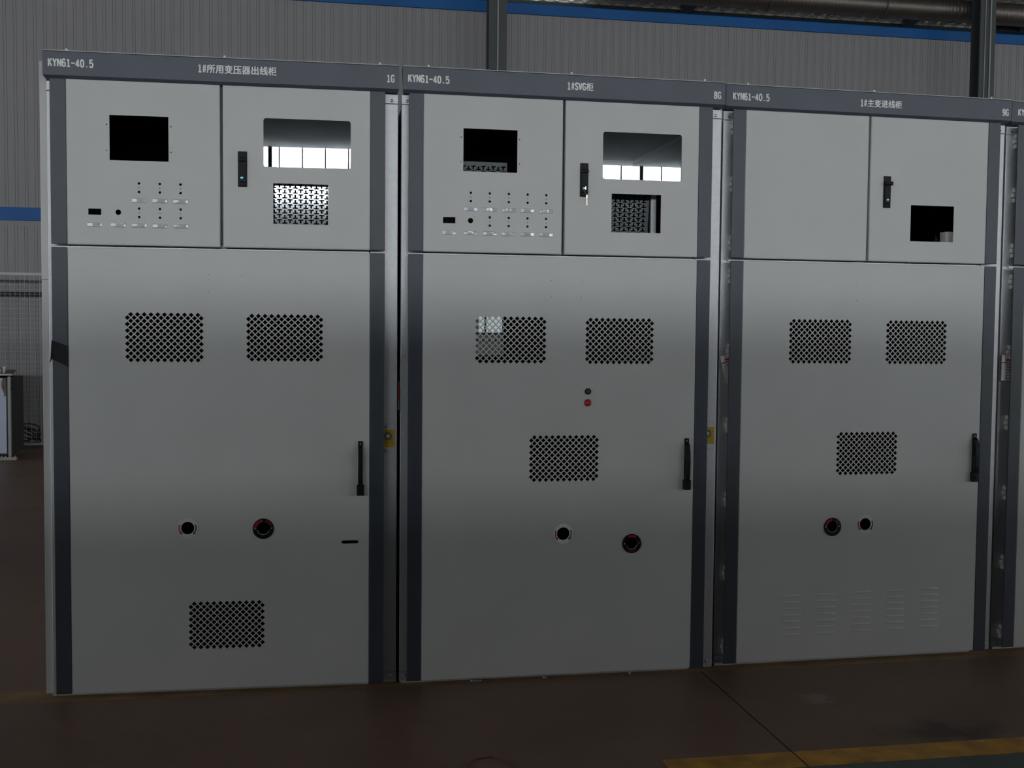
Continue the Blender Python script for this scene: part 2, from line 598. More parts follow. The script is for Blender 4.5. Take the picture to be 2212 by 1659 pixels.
CAB = [dict(o=(0.0, 0.0), t=-0.0316, D=1.3215, dz=0.0),
       dict(o=(1.4182, -0.0461), t=-0.0010, D=1.3244, dz=-0.0006),
       dict(o=(2.8499, -0.0133), t=0.0208, D=1.3213, dz=0.0028),
       dict(o=(4.2754, 0.0352), t=0.0208, D=1.3213, dz=0.0028)]
CLABEL = ['grey switchgear cabinet marked 1G at the free left end of the row',
          'grey switchgear cabinet marked 8G with a small red disc on its lower door',
          'grey switchgear cabinet marked 9G with rows of louvres low on its door',
          'grey switchgear cabinet cut off by the right edge, beyond the one marked 9G']
CTEXT = ['1#所用变压器出线柜', '1#SVG柜', '1#主变进线柜', None]
CNUM = ['1G', '8G', '9G', None]
CTX = [(0.5698, 0.8822), (0.6707, 0.7867), (0.606, 0.8139), None]
CZ0 = [2.5385, 2.5355, 2.5365, 2.5375]
HINGES = (2.422, 2.169, 1.909, 1.762, 1.427, 1.092, 0.755, 0.420, 0.083)
VENTS = [[(.3025, .5655, 1.5626, 1.3785), (.7800, 1.0463, 1.5612, 1.3833), (.5454, .8075, .3735, .1918)],
         [(.3065, .5697, 1.5628, 1.3799), (.7867, 1.0489, 1.5610, 1.3784), (.5447, .8080, 1.0538, .8697)],
         [(.3080, .5702, 1.5664, 1.3826), (.7870, 1.0503, 1.5660, 1.3814), (.5525, .8133, 1.0530, .8720)], []]
ROOTS = []

def cabinet(k):
    C = CAB[k]
    D, th, dz = C['D'], C['t'], C['dz']
    root = empty('switchgear_cabinet', (C['o'][0], C['o'][1], 0), th)
    top(root, CLABEL[k], 'electrical cabinet', 'switchgear cabinets standing in one row')
    ROOTS.append(root)
    HL = (-0.0254, -0.0262, -0.0362, -0.0362)[k]
    HR = (1.3782, 1.3800, 1.3745, 1.3745)[k]
    ub, lt, lb, dt = Z_UB + dz, Z_LT + dz, Z_LB, Z_DT + dz
    # --- header fascia
    z0, z1 = 2.5054 + dz, 2.600 + dz
    mb = MB()
    yf = -0.0016
    prof = [(yf + .003, z1), (yf, z1 - .003), (yf, z0), (yf + .011, z0 - .0100), (.060, z0 - .0100), (.060, z1)]
    a = [mb.bm.verts.new((HL + (.006 if p[1] < z0 - .001 else 0), *p)) for p in prof]
    b = [mb.bm.verts.new((HR - (.006 if p[1] < z0 - .001 else 0), *p)) for p in prof]
    mb._f(a)
    mb._f(list(reversed(b)))
    for i in range(len(prof)):
        j = (i + 1) % len(prof)
        mb._f([a[i], a[j], b[j], b[i]])
    hd = mb.build('header_panel', M['fascia'], root)
    mb = MB()
    mb.box(HL + .001, HR - .001, yf - .0012, .058, z1 + .0001, z1 + .0026)
    mb.build('pale_top_strip', M['door'], root)  # thin pale strip along the top edge of the header
    zt = CZ0[k]
    lettering('KYN61-40.5', -0.0045, 0.1700 - .0013, zt, zt + .0315, yf, hd)
    if CTEXT[k]:
        lettering(CTEXT[k], CTX[k][0], CTX[k][1], zt + .0005, zt + .0325, yf, hd)
        lettering(CNUM[k], 1.3255, 1.3600, zt - .0075, zt + .0240, yf, hd)
    for x in (0.055 + .03 * (k > 0), 0.70 - .03 * (k == 0), 1.30):
        mb = MB()
        mb.cyl((x, .045, z1 - .001), (x, .045, z1 + .012), .008, n=6)
        mb.cyl((x, .045, z1 + .012), (x, .045, z1 + .021), .0045, n=10)
        mb.build('bolt', M['hinge'], root)
    # --- frame: posts, corner brackets with screws, rails
    sx, cy = math.sin(th), math.cos(th)
    LR = ((-.0240, -.0275, -.0285, -.0290)[k], .052)
    RR = (D - .062, (1.3765, 1.3820, 1.3750, 1.3750)[k])
    for side, (x0, x1) in enumerate((LR, RR)):
        mb = MB()
        mb.box(x0, x1, YF, YF + .035, .0435, 2.4527 + dz, bev=.0025)
        mb.build('frame_post', M['brushed'] if side and k == 0 else M['galv'], root)
        for zb0, zb1, zs in ((.002, .0425, .0294), (2.4537 + dz, 2.492 + dz, 2.466 + dz)):
            m2 = MB()
            m2.box(x0, x1, YF, YF + .035, zb0, zb1, bev=.0015)
            br = m2.build('corner_bracket', M['galv'], root)
            xs = 1.3502 + D - 1.3215 if side else -.0065 + .002 * k
            screw_head((xs, YF, zs), .0064, M['chrome'], br)
    mb = MB()
    mb.box(.060, D - .064, YF + .012, YF + .034, 1.812 + dz, 1.856 + dz, bev=.002)
    mb.box(.060, D - .064, YF - .010, YF + .012, 1.812 + dz, 1.8358 + dz, bev=.001)
    mb.box(.0, .06, YF - .010, YF, 1.8255 + dz, 1.8425 + dz, bev=.001)
    mb.box(D - .06, D, YF - .010, YF, 1.8255 + dz, 1.8425 + dz, bev=.001)
    mb.build('middle_rail', M['galv'], root)
    mb = MB()
    mb.box(HL + .004, D - .063, YF - .018, YF - .001, .001, .0150, bev=.001)
    mb.build('bottom_rail', M['galv'], root)
    mb = MB()
    mb.box(GAP0 - .03, GAP1 + .03, YF - .005, YF + .03, 1.857 + dz, 2.49 + dz)
    mb.build('centre_post', M['inner'], root)
    # --- hollow sheet-metal housing, sides running straight back
    B = 1.9
    mb = MB()
    back = YF + B
    def side(x0, x1, zt_):
        for za, zb in ((.002, zt_),):
            poly = [(x0, YF + .036), (x1, YF + .036), (x1 + sx * B, YF + .036 + cy * B), (x0 + sx * B, YF + .036 + cy * B)]
            mb.prism(poly, za, zb, axis='Z')
    side(HL + .003, HL + .006, 2.45)
    side(HR - .0065, HR - .0035, 2.45)
    poly = [(HL + .006, YF + .036), (HR - .0065, YF + .036), (HR - .0065 + sx * B, YF + .036 + cy * B), (HL + .006 + sx * B, YF + .036 + cy * B)]
    mb.prism(poly, 2.447, 2.450, axis='Z')
    mb.prism(poly, .002, .005, axis='Z')
    mb.prism(poly[:2] + [(HR - .0065 + sx * .5, YF + .036 + cy * .5), (HL + .006 + sx * .5, YF + .036 + cy * .5)], 1.822, 1.825, axis='Z')
    # rear wall (with an opening in the second cabinet)
    bx0, bx1 = HL + .006 + sx * B, HR - .0065 + sx * B
    by = YF + .036 + cy * B
    if k == 1:
        for q in ((bx0, .500, .005, 2.447), (.742, bx1, .005, 2.447), (.500, .742, .005, 1.36), (.500, .742, 1.78, 2.447)):
            mb.box(q[0], q[1], by - .003, by, q[2], q[3])
    else:
        mb.box(bx0, bx1, by - .003, by, .005, 2.447)
    mb.build('housing', M['inner'], root)
    # lining of the instrument compartment
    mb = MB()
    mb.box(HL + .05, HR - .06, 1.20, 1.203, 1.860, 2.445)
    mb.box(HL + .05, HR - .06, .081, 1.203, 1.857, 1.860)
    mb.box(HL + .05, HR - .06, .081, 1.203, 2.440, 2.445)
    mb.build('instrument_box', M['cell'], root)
    if k == 0:
        mb = MB()
        mb.prism([(-.0545, .062), (-.0275, .062), (-.0275 + sx * B, .062 + B), (-.0545 + sx * B, .062 + B)], 0.0, 1.7000, axis='Z', bev=.0015)
        mb.prism([(-.0545, .062), (-.0275, .062), (-.0275 + sx * B, .062 + B), (-.0545 + sx * B, .062 + B)], 1.7010, 2.572, axis='Z', bev=.0015)
        mb.build('end_panel', M['door'], root)
    # --- doors
    holesL, holesR, holesB = [], [], []
    if k == 0:
        holesL = [rect(.2262, .4543, 2.1779, 2.3568), rect(.1427, .1922, 1.9590, 1.9833), circ(.2579, 1.9711, .0108, 24)]
        cols = ((.3385, .4193, .5000), ) * 2
        holesR = [rrect(.8280, 1.1801, 2.1698, 2.3667, .011), rect(.8668, 1.0884, 1.9385, 2.1042)]
        scr = ((.2157, 2.3189), (.4638, 2.3181), (.2154, 2.2163), (.4635, 2.2164))
    elif k == 1:
        holesL = [rect(.2286, .4587, 2.1779, 2.3562), rect(.1446, .1967, 1.9587, 1.9848), circ(.2610, 1.9721, .0112, 24)]
        cols = ((.2617, .3422, .4240, .5050, .5858), (.3430, .4241, .5052, .5858))
        holesR = [rrect(.8320, 1.1845, 2.1659, 2.3667, .011), rect(.8730, 1.0943, 1.9393, 2.1043)]
        scr = ((.2187, 2.3186), (.4681, 2.3177), (.2186, 2.2161), (.4680, 2.2158))
    elif k == 2:
        cols = ()
        scr = ()
        holesR = [rect(.8726, 1.0920, 1.9382, 2.1026)]
    else:
        cols, scr = (), ()
    for c in scr:
        holesL.append(circ(c[0], c[1], .0028, 10))
    for row, zs in zip(cols, ((2.0882, 2.0709, 2.0541), (1.9877, 1.9703, 1.9533))):
        for x in row:
            holesL += [circ(x, zs[0], .0052, 14), circ(x, zs[1], .0021, 8), circ(x, zs[2], .0052, 14)]
    if k < 3:
        for x in (.6130, .7447) if k else (.6080, .7394):
            for z in ((1.7273, 1.6564) if k < 2 else (1.7310, 1.6606)):
                holesB.append(circ(x, z, .0019, 8))
    for v in VENTS[k]:
        holesB += diamonds(*v)
    rings = {0: (('w', .5209, .6890, .0417, .0262), ('b', .8247, .6814, 95, 178, 20, 75)),
             1: (('w', .6763, .6339, .0430, .0279), ('b', .9849, .5826, 58, 118, 235, 305)),
             2: (('b', .5194, .6262, 95, 178, 20, 75), ('w', .6836, .6344, .0440, .0280))}.get(k, ())
    for r in rings:
        holesB.append(circ(r[1], r[2], .0262 if r[0] == 'b' else r[4], 32))
    if k == 0:
        holesB.append(rrect(1.1448, 1.2152, .6119, .6260, .0070))
    upL = door_sheet('upper_door', W, GAP0, ub, dt, holesL, M['door'], root)
    upL['label'] = 'left upper door'
    upR = door_sheet('upper_door', GAP1, D - W, ub, dt, holesR, M['door'], root)
    upR['label'] = 'right upper door'
    low = door_sheet('lower_door', W, D - W, lb, lt, holesB, M['door'], root)
    for door, x0, x1, za, zb in ((upL, 0, W, ub, dt), (upR, D - W, D, ub, dt), (low, 0, W, lb, lt), (low, D - W, D, lb, lt)):
        mb = MB()
        mb.box(x0, x1, -.0012, .0055, za, zb, bev=.0020)
        mb.build('edge_trim', M['trim'], door)
    # --- fittings on the doors
    if k < 3:
        swing_latch(upR, lift=.010 if k == 2 else 0.0, xc=.7450 if k == 0 else .7500)
        pull_handle(low, *((1.2133, 1.2329), (1.2185, 1.2385), (1.2210, 1.2415))[k], ztop=(1.044, 1.0444, 1.0495)[k], zbot=(.8171, .8187, .8235)[k])
    if k == 0:
        for x in (.339, .4192, .5002):
            name_plate(x, 2.0202, upL)
        for x in (.167, .2571, .3383, .4185, .5006):
            name_plate(x, 1.9197, upL)
        glass_pane(upR, .8280, 1.1801, 2.1698, 2.3667)
        slotted_plate(root, .78, 1.19, 1.86, 2.15, .036, .8035, 2.128, M['plate'], curl=.22)
    if k == 1:
        for x in (.2621, .3427, .4244, .5051, .5864):
            name_plate(x, 2.0200, upL)
        for x in (.1709, .2618, .3435, .4242, .5054, .5863):
            name_plate(x, 1.9199, upL)
        glass_pane(upR, .8320, 1.1845, 2.1659, 2.3667, tilt=.0034)
        slotted_plate(root, .80, 1.07, 1.86, 2.16, .085, .8085, 2.138, M['plateshaded'], lean=.10, thick=.005)
        slotted_plate(root, .10, .43, 1.90, 2.232, .085, .1120, 2.216, M['plateshaded'], lean=.13, thick=.004)
        mb = MB()
        mb.box(1.072, 1.096, .070, .090, 1.86, 2.16, bev=.003)
        mb.build('mounting_rail', M['galv'], root)
        # cam lock and red disc
        mb = MB()
        mb.mi = 0
        mb.arc((.7784, 1.2515), .0085, .0137, 0, 360, -.0035, 0.0, n=32)
        mb.mi = 1
        mb.cyl((.7784, -.0026, 1.2515), (.7784, 0, 1.2515), .0087, n=24)
        mb.mi = 0
        mb.box(.7772, .7796, -.0029, -.002, 1.2455, 1.2575)
        mb.build('cam_lock', None, low, mats=[M['black'], M['chrome']])
        mb = MB()
        mb.mi = 0
        mb.cyl((.7780, -.0022, 1.2021), (.7780, 0, 1.2021), .0158, .0162, n=32)
        mb.mi = 1
        for i in range(5):
            xx = .7680 + i * .0050
            mb.box(xx - .0014, xx + .0014, -.0026, -.002, 1.2004, 1.2010)
            mb.box(xx - .0014, xx + .0014, -.0026, -.002, 1.2036, 1.2042)
            mb.box(xx - .0003, xx + .0003, -.0026, -.002, 1.2004, 1.2042)
        o = mb.build('warning_disc', None, low, mats=[M['redbutton'], M['ringwhite']])
        o['label'] = 'small red disc with pale print'
    for r in rings:
        if r[0] == 'w':
            white_ring(low, r[1], r[2], r[3], r[4], 'ringwhite' if k == 1 else 'ringgrey')
        else:
            black_ring(low, *r[1:])
    if k == 2:
        # pressed louvres
        for x0, x1, zt_ in ((.279, .3765, .3140), (.4515, .5480, .3140), (.6245, .7240, .3185), (.7990, .8950, .3190), (.9740, 1.0690, .3220)):
            mb = MB()
            for j in range(7):
                z = zt_ - j * .0298
                h = .0105
                d = .0028
                n = 4
                rows = []
                for i in range(n + 1):
                    t = i / n
                    y = -d * math.sin(t * math.pi / 2) ** .8 if t else 0
                    e = .010 * (1 - t) * .5
                    rows.append([mb.bm.verts.new(p) for p in ((x0, 0.0004, z + h / 2 - h * t), (x0 + .008, y, z + h / 2 - h * t), (x1 - .008, y, z + h / 2 - h * t), (x1, 0.0004, z + h / 2 - h * t))])
                for A, Bq in zip(rows, rows[1:]):
                    for q in range(3):
                        f = mb._f([A[q], A[q + 1], Bq[q + 1], Bq[q]])
                        f.smooth = True
                A = rows[-1]
                bb = [mb.bm.verts.new((v.co.x, .0004, v.co.z)) for v in A]
                for q in range(3):
                    mb._f([A[q], A[q + 1], bb[q + 1], bb[q]])
            mb.build('louvre_column', M['door'], low)
        # something pale standing in the instrument compartment
        mb = MB()
        mb.box(1.093, 1.140, .060, .110, 1.83, 1.993, bev=.003)
        mb.build('terminal_box', M['hinge'], root)
        mb = MB()
        mb.cyl((1.052, .08, 1.83), (1.052, .08, 1.985), .0045, n=10)
        mb.build('terminal_stud', M['chrome'], root)
    if k in (2, 3):
        for z in HINGES:
            mb = MB()
            z += dz
            for q in (-1, 0, 1):
                mb.box(.0095 - (.0065 if q == 0 else 0), .028, .024, YF - .0005, z + q * .0235 - .0100, z + q * .0235 + .0100, bev=.0012)
            mb.build('hinge', M['hinge'], root)
    if k in (0, 1):
        # yellow interlock plate on the right post
        mb = MB()
        x0, x1 = (1.300, 1.3657) if k == 0 else (1.306, 1.3719)
        z0, z1 = (.9885, 1.1101) if k == 0 else (.9904, 1.1121)
        mb.mi = 2
        mb.box(x0 - .001, x1 + .0008, YF - .0004, YF + .0003, z0 - .0008, z1 + .0008)
        mb.mi = 0
        mb.box(x0, x1, YF - .0016, YF, z0, z1)
        mb.mi = 1
        mb.box(x0, x1, YF - .0020, YF - .0015, z0 + .0238, z1 - .0231)
        pl = mb.build('interlock_plate', None, root, mats=[M['galv'], M['yellow'], M['ink']])
        pl['label'] = 'yellow interlock plate on the steel post'
        xc, zc = (1.3385, 1.0597) if k == 0 else (1.3415, 1.0610)
        mb = MB()
        mb.mi = 0
        mb.arc((xc, zc), .0080, .0168, 0, 360, YF - .0045, YF - .002, n=32)
        mb.mi = 2
        mb.arc((xc, zc), .0140, .0150, 0, 360, YF - .0049, YF - .0044, n=32)
        mb.mi = 1
        mb.cyl((xc, YF - .0042, zc), (xc, YF - .002, zc), .0082, n=24)
        mb.mi = 2
        mb.arc((xc, zc), .0205, .0215, 215, 325, YF - .0024, YF - .0019, n=20)       # double-ended arrow under the dial
        for a, da in ((215, -9), (325, 9)):
            a0, a1 = math.radians(a), math.radians(a + da)
            mb.prism([(xc + .0185 * math.cos(a0), zc + .0185 * math.sin(a0)), (xc + .0235 * math.cos(a0), zc + .0235 * math.sin(a0)),
                      (xc + .0210 * math.cos(a1), zc + .0210 * math.sin(a1))], YF - .0024, YF - .0019)
        for dx, dz, w_, h_ in ((-.0130, -.0265, .003, .0030), (.0150, -.0265, .003, .0030)):
            mb.box(xc + dx, xc + dx + w_, YF - .0024, YF - .0019, zc + dz - h_, zc + dz)
        mb.build('lock_dial', None, pl, mats=[M['inner'], M['dial'], M['ink']])
        if k == 0:
            for z in (1.0983, .9980):
                screw_head((1.3290, YF - .0016, z), .0055, M['chrome'], pl)
    if k == 0:
        # slanted black patch over the left edge trim of the lower door
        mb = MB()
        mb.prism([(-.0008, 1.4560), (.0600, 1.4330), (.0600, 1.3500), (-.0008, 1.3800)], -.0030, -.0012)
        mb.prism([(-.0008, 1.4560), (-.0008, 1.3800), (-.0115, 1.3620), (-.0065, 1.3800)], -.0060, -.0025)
        o = mb.build('black_patch', M['blackm'], low)
        o['label'] = 'slanted black patch over the edge trim'
    return root

for k in range(4):
    cabinet(k)

# ------------------------------------------------------------------ small things on the cabinets
def cab_pt(k, x, y, z):
    C = CAB[k]
    c, s = math.cos(C['t']), math.sin(C['t'])
    return Vector((C['o'][0] + x * c - y * s, C['o'][1] + x * s + y * c, z))

def hang_tag(k, quad, wire_pts, red_line, label, name='hang_tag'):
    root = empty(name, cab_pt(k, quad[0][0], quad[0][1], quad[0][2]), 0)
    inv = root.matrix_basis.inverted()
    P = [inv @ cab_pt(k, *q) for q in quad]
    nrm = (P[1] - P[0]).cross(P[3] - P[0]).normalized()
    if nrm.y > 0:
        nrm = -nrm
    mb = MB()
    a = [mb.bm.verts.new(p) for p in P]
    b = [mb.bm.verts.new(p - nrm * .0006) for p in P]
    mb._f(a)
    mb._f(list(reversed(b)))
    for i in range(4):
        mb._f([a[i], a[(i + 1) % 4], b[(i + 1) % 4], b[i]])
    mb.build('card', M['tag'], root)
    def uv(u, v):
        return (P[0] * (1 - u) + P[1] * u) * (1 - v) + (P[3] * (1 - u) + P[2] * u) * v + nrm * .0004
    mb = MB()
    def q(u0, u1, v0, v1):
        c = [uv(u0, v0), uv(u1, v0), uv(u1, v1), uv(u0, v1)]
        a = [mb.bm.verts.new(p) for p in c]
        b = [mb.bm.verts.new(p - nrm * .0003) for p in c]
        mb._f(a)
        mb._f(list(reversed(b)))
        for i in range(4):
            mb._f([a[i], a[(i + 1) % 4], b[(i + 1) % 4], b[i]])
    mb.mi = 0
    q(.0, 1, red_line, red_line + .035)
    for i in range(4):
        q(.38 + i * .15, .50 + i * .15, red_line - .11, red_line - .04)
    random.seed(3)
    for i in range(6):
        q(.50 + .04 * i, .94, red_line + .09 + i * .105, red_line + .115 + i * .105) if i < 3 else None
    mb.mi = 1
    for j in range(5):
        v = red_line + .14 + j * .12
        u = .42
        while u < .9:
            du = random.uniform(.04, .11)
            q(u, min(u + du, .93), v, v + .022)
            u += du + .05
    mb.arc((0, 0), 0, 0.00001, 0, 10, 0, .00001, n=1)
    mb.build('print', None, root, mats=[M['red'], M['ink']])
    if wire_pts:
        mb = MB()
        mb.tube([inv @ cab_pt(k, *p) for p in wire_pts], .0009, n=6)
        mb.build('tie_wire', M['wire'], root)
    return top(root, label, 'tag', 'paper tags hanging in the gaps between the cabinets')

hang_tag(2, [(-.0330, .022, 1.4045), (.020, .030, 1.4180), (.031, .030, 1.292), (-.0015, .022, 1.2825)],
         [(-.012, .018, 1.445), (-.021, .016, 1.43), (-.020, .018, 1.41), (-.006, .020, 1.405)], .24,
         'tilted white tag with red line hanging left of the cabinet marked 9G')
hang_tag(3, [(-.0345, .020, 1.4180), (.026, .030, 1.4210), (.026, .030, 1.2950), (-.0345, .020, 1.2950)],
         [(-.006, .018, 1.452), (-.020, .016, 1.437), (-.030, .018, 1.418), (-.010, .018, 1.4200), (.0, .018, 1.428)], .29,
         'upright white tag with red print hanging right of the cabinet marked 9G')

# red tag seen edge-on in the gap between the first two cabinets
root = empty('hang_tag', cab_pt(1, -.0345, .052, 1.14))
mb = MB()
mb.box(-.0026, .0026, -.004, .05, 0.030, .150)
mb.mi = 1
mb.box(-.0026, .0026, -.0048, -.004, .072, .148)
mb.mi = 0
mb.build('card', None, root, mats=[M['tagdull'], M['red']])
mb = MB()
mb.tube([(.0030, -.006, .150), (.0052, -.012, .10), (.0045, -.012, .03), (.0020, -.008, .0)], .0010, n=6)
mb.tube([(.0, 0, .150), (.004, -.014, .21), (.010, -.022, .255), (.024, -.026, .262), (.034, -.026, .255)], .0007, n=6)
mb.build('tie_wire', M['wire'], root)
top(root, 'narrow red and pale tag wedged in the gap between the cabinets marked 1G and 8G', 'tag', 'paper tags hanging in the gaps between the cabinets')

# keys in the latch of the second cabinet
root = empty('key', cab_pt(1, .7580, -.014, 2.0470))
mb = MB()
mb.tube([(.0012, -.004, .058 + .010 * math.cos(a) - .004) if False else (.0010 + .010 * math.sin(a), -.004 - .002 * math.cos(a), .060 + .010 * math.cos(a)) for a in [i * math.pi / 8 for i in range(17)]], .0010, n=6)
mb.build('key_ring', M['chrome'], root)
mb = MB()
mb.cyl((-.0075, -.010, .0735), (-.0075, .0005, .0735), .0035, n=12)
mb.box(-.0085, -.0060, -.016, -.009, .0660, .0810, bev=.0008)
mb.build('bow', M['chrome'], root)
mb = MB()
mb.prism([(-.0030, .046), (.0035, .046), (.0035, .036), (.0018, .030), (.0018, .003), (.0004, .0), (-.0012, .003), (-.0012, .030), (-.0030, .036)], -.0065, -.0045)
mb.build('blade', M['brass'], root)
top(root, 'small metal key dangling from the door latch of the cabinet marked 8G', 'key')

# ------------------------------------------------------------------ the hall
def floor_mat():
    m = bpy.data.materials.new('painted_concrete_floor')
    m.use_nodes = True
    nt = m.node_tree
    b = nt.nodes['Principled BSDF']
    b.inputs['Roughness'].default_value = 0.45
    tc = nt.nodes.new('ShaderNodeTexCoord')
    n = nt.nodes.new('ShaderNodeTexNoise')
    n.inputs['Scale'].default_value = 1.7
    n.inputs['Detail'].default_value = 8
    nt.links.new(tc.outputs['Object'], n.inputs['Vector'])
    r = nt.nodes.new('ShaderNodeValToRGB')
    r.color_ramp.elements[0].position = .3
    r.color_ramp.elements[1].position = .72
    r.color_ramp.elements[0].color = (0.228, 0.130, 0.082, 1)
    r.color_ramp.elements[1].color = (0.30, 0.178, 0.116, 1)
    nt.links.new(n.outputs['Fac'], r.inputs['Fac'])
    n2 = nt.nodes.new('ShaderNodeTexNoise')
    n2.inputs['Scale'].default_value = 14
    n2.inputs['Detail'].default_value = 6
    nt.links.new(tc.outputs['Object'], n2.inputs['Vector'])
    mx = nt.nodes.new('ShaderNodeMixRGB')
    mx.blend_type = 'MULTIPLY'
    mx.inputs['Fac'].default_value = .35
    nt.links.new(r.outputs['Color'], mx.inputs['Color1'])
    nt.links.new(n2.outputs['Fac'], mx.inputs['Color2'])
    # worn marks on the paint: a dark oily patch and a pale scraped patch
    def patch(cx, cy, rx, ry, lo, hi, nscale):
        mp = nt.nodes.new('ShaderNodeMapping')
        mp.vector_type = 'TEXTURE'
        mp.inputs['Location'].default_value = (cx, cy, 0)
        mp.inputs['Scale'].default_value = (rx, ry, 1)
        nt.links.new(tc.outputs['Object'], mp.inputs['Vector'])
        sp = nt.nodes.new('ShaderNodeVectorMath')
        sp.operation = 'LENGTH'
        nt.links.new(mp.outputs['Vector'], sp.inputs[0])
        nz = nt.nodes.new('ShaderNodeTexNoise')
        nz.inputs['Scale'].default_value = nscale
        nz.inputs['Detail'].default_value = 4
        nt.links.new(tc.outputs['Object'], nz.inputs['Vector'])
        ad = nt.nodes.new('ShaderNodeMath')
        ad.operation = 'MULTIPLY_ADD'
        ad.inputs[1].default_value = -1.6
        nt.links.new(nz.outputs['Fac'], ad.inputs[0])
        nt.links.new(sp.outputs['Value'], ad.inputs[2])
        m2 = nt.nodes.new('ShaderNodeMapRange')
        m2.inputs['From Min'].default_value = lo
        m2.inputs['From Max'].default_value = hi
        m2.inputs['To Min'].default_value = 1
        m2.inputs['To Max'].default_value = 0
        nt.links.new(ad.outputs['Value'], m2.inputs['Value'])
        return m2
    col = mx.outputs['Color']
    for args, c in (((3.40, -.89, .26, .13, -.5, .3, 9), (.075, .045, .030, 1)), ((3.08, -.47, .13, .15, -.50, -.30, 38), (.34, .21, .17, 1))):
        m2 = patch(*args)
        mm = nt.nodes.new('ShaderNodeMixRGB')
        nt.links.new(m2.outputs['Result'], mm.inputs['Fac'])
        nt.links.new(col, mm.inputs['Color1'])
        mm.inputs['Color2'].default_value = c
        col = mm.outputs['Color']
    nt.links.new(col, b.inputs['Base Color'])
    mr = nt.nodes.new('ShaderNodeMapRange')
    mr.inputs['To Min'].default_value = .38
    mr.inputs['To Max'].default_value = .58
    nt.links.new(n2.outputs['Fac'], mr.inputs['Value'])
    nt.links.new(mr.outputs['Result'], b.inputs['Roughness'])
    return m
M['floor'] = floor_mat()
M['yline'] = mat('worn_yellow_floor_paint', (0.60, 0.30, 0.03), .5, var=.35, vscale=9)
M['gfloor'] = mat('dark_green_floor_paint', (0.085, 0.115, 0.095), .45, var=.2, vscale=5)
M['wall'] = mat('grey_sandwich_panel', (0.262, 0.250, 0.256), .55, var=.03, vscale=1.5)
M['wallgroove'] = mat('panel_groove_seam', (0.19, 0.18, 0.185), .7)
M['blue'] = mat('blue_flashing', (0.005, 0.100, 0.32), .45, spec=.3, var=.1, vscale=2)
M['steel'] = mat('dark_green_grey_steel_paint', (0.050, 0.058, 0.060), .5, var=.1, vscale=4)
M['roofdark'] = mat('dark_gutter_paint', (0.045, 0.050, 0.045), .6)
M['foil'] = mat('silver_insulation_foil', (0.92, 0.90, 0.85), .40, metal=.6, bump=.6, bscale=9)
M['duct'] = mat('spiral_duct_zinc', (0.145, 0.125, 0.11), .42, metal=.8, var=.1, vscale=6)
M['fence'] = mat('pale_fence_paint', (0.46, 0.47, 0.44), .5)
M['pipe'] = mat('black_pipe', (0.018, 0.017, 0.020), .5)
M['cart'] = mat('bluish_white_panel', (0.50, 0.55, 0.68), .4, var=.04, vscale=2)
M['cartframe'] = mat('pale_grey_frame', (0.36, 0.36, 0.34), .5)
M['board'] = mat('brown_board', (0.16, 0.105, 0.080), .6, var=.2, vscale=8)
M['edge'] = mat('white_board_edge', (0.55, 0.53, 0.55), .5)
M['hall'] = mat('grey_hall_cladding', (0.27, 0.27, 0.265), .7)
M['roof'] = mat('grey_roof_lining', (0.125, 0.14, 0.155), .7)
M['mullion'] = mat('dark_window_frame', (0.05, 0.06, 0.07), .5)
M['sky'] = mat('bright_overcast_pane', (0.02, 0.02, 0.02), .3, emit=(0.90, 0.96, 1.0), estr=PANE_STRENGTH)
M['sky2'] = mat('dim_daylight_pane', (0.05, 0.05, 0.05), .3, emit=(0.80, 0.93, 0.95), estr=0.42)

HX0, HX1, HY0, HY1 = -24.0, 44.0, -30.0, 10.3

# floor: brown field, green aisle nearer the camera, expansion joint cut as a real gap
mb = MB()
J0, J1 = 2.7290, 2.7360
YL0, YL1 = -1.1300, -0.9950
mb.mi = 0
mb.box(HX0, J0, YL0, HY1, -.10, 0)
mb.box(J1, HX1, YL0, HY1, -.10, 0)
mb.mi = 1
mb.box(HX0, HX1, HY0, YL0, -.10, 0)
fl = struct(mb.build('floor', None, None, mats=[M['floor'], M['gfloor']]))
mb = MB()
for x0, x1 in ((2.245, J0), (J1, HX1 - .5)):
    mb.box(x0, x1, YL0, YL1, 0, .0012)
struct(mb.build('trim_1', M['yline']))
M['yfaint'] = mat('rubbed_yellow_floor_paint', (0.30, 0.18, 0.065), .5, var=.3, vscale=6)
mb = MB()
mb.box(HX0 + .5, HX1 - .5, -.052, .105, 0, .0003)
struct(mb.build('trim_2', M['yfaint']))
M['scuff'] = mat('pale_floor_scuff', (0.22, 0.13, 0.11), .6)

# back wall with pairs of narrow grooves; lower sheets start below the blue band
def grooved(mb, z0, z1, off, y):
    pts = [(HX0, y)]
    x = HX0 + off
    g = .0042
    while x < HX1 - .1:
        for xx in (x, x + .0340):
            pts += [(xx - g / 2, y), (xx - g / 2 + .0005, y + .004), (xx + g / 2 - .0005, y + .004), (xx + g / 2, y)]
        x += .1205
    pts.append((HX1, y))
    a = [mb.bm.verts.new((p[0], p[1], z0)) for p in pts]
    b = [mb.bm.verts.new((p[0], p[1], z1)) for p in pts]
    for i in range(len(pts) - 1):
        mb.mi = 1 if abs(pts[i][1] - y) > .003 and abs(pts[i + 1][1] - y) > .003 else 0
        mb._f([a[i], a[i + 1], b[i + 1], b[i]])
mb = MB()
ph = (-2.867 - HX0) % .1205
grooved(mb, 2.70, 6.3, ph, HY1)
grooved(mb, 0.0, 2.795, (ph - .012) % .1205, HY1 - .012)
mb.mi = 0
mb.box(HX0, HX1, HY1 - .012, HY1 - .001, 2.795, 2.87)
mb.box(HX0, HX1, HY1 + .012, HY1 + .10, 0, 6.4)
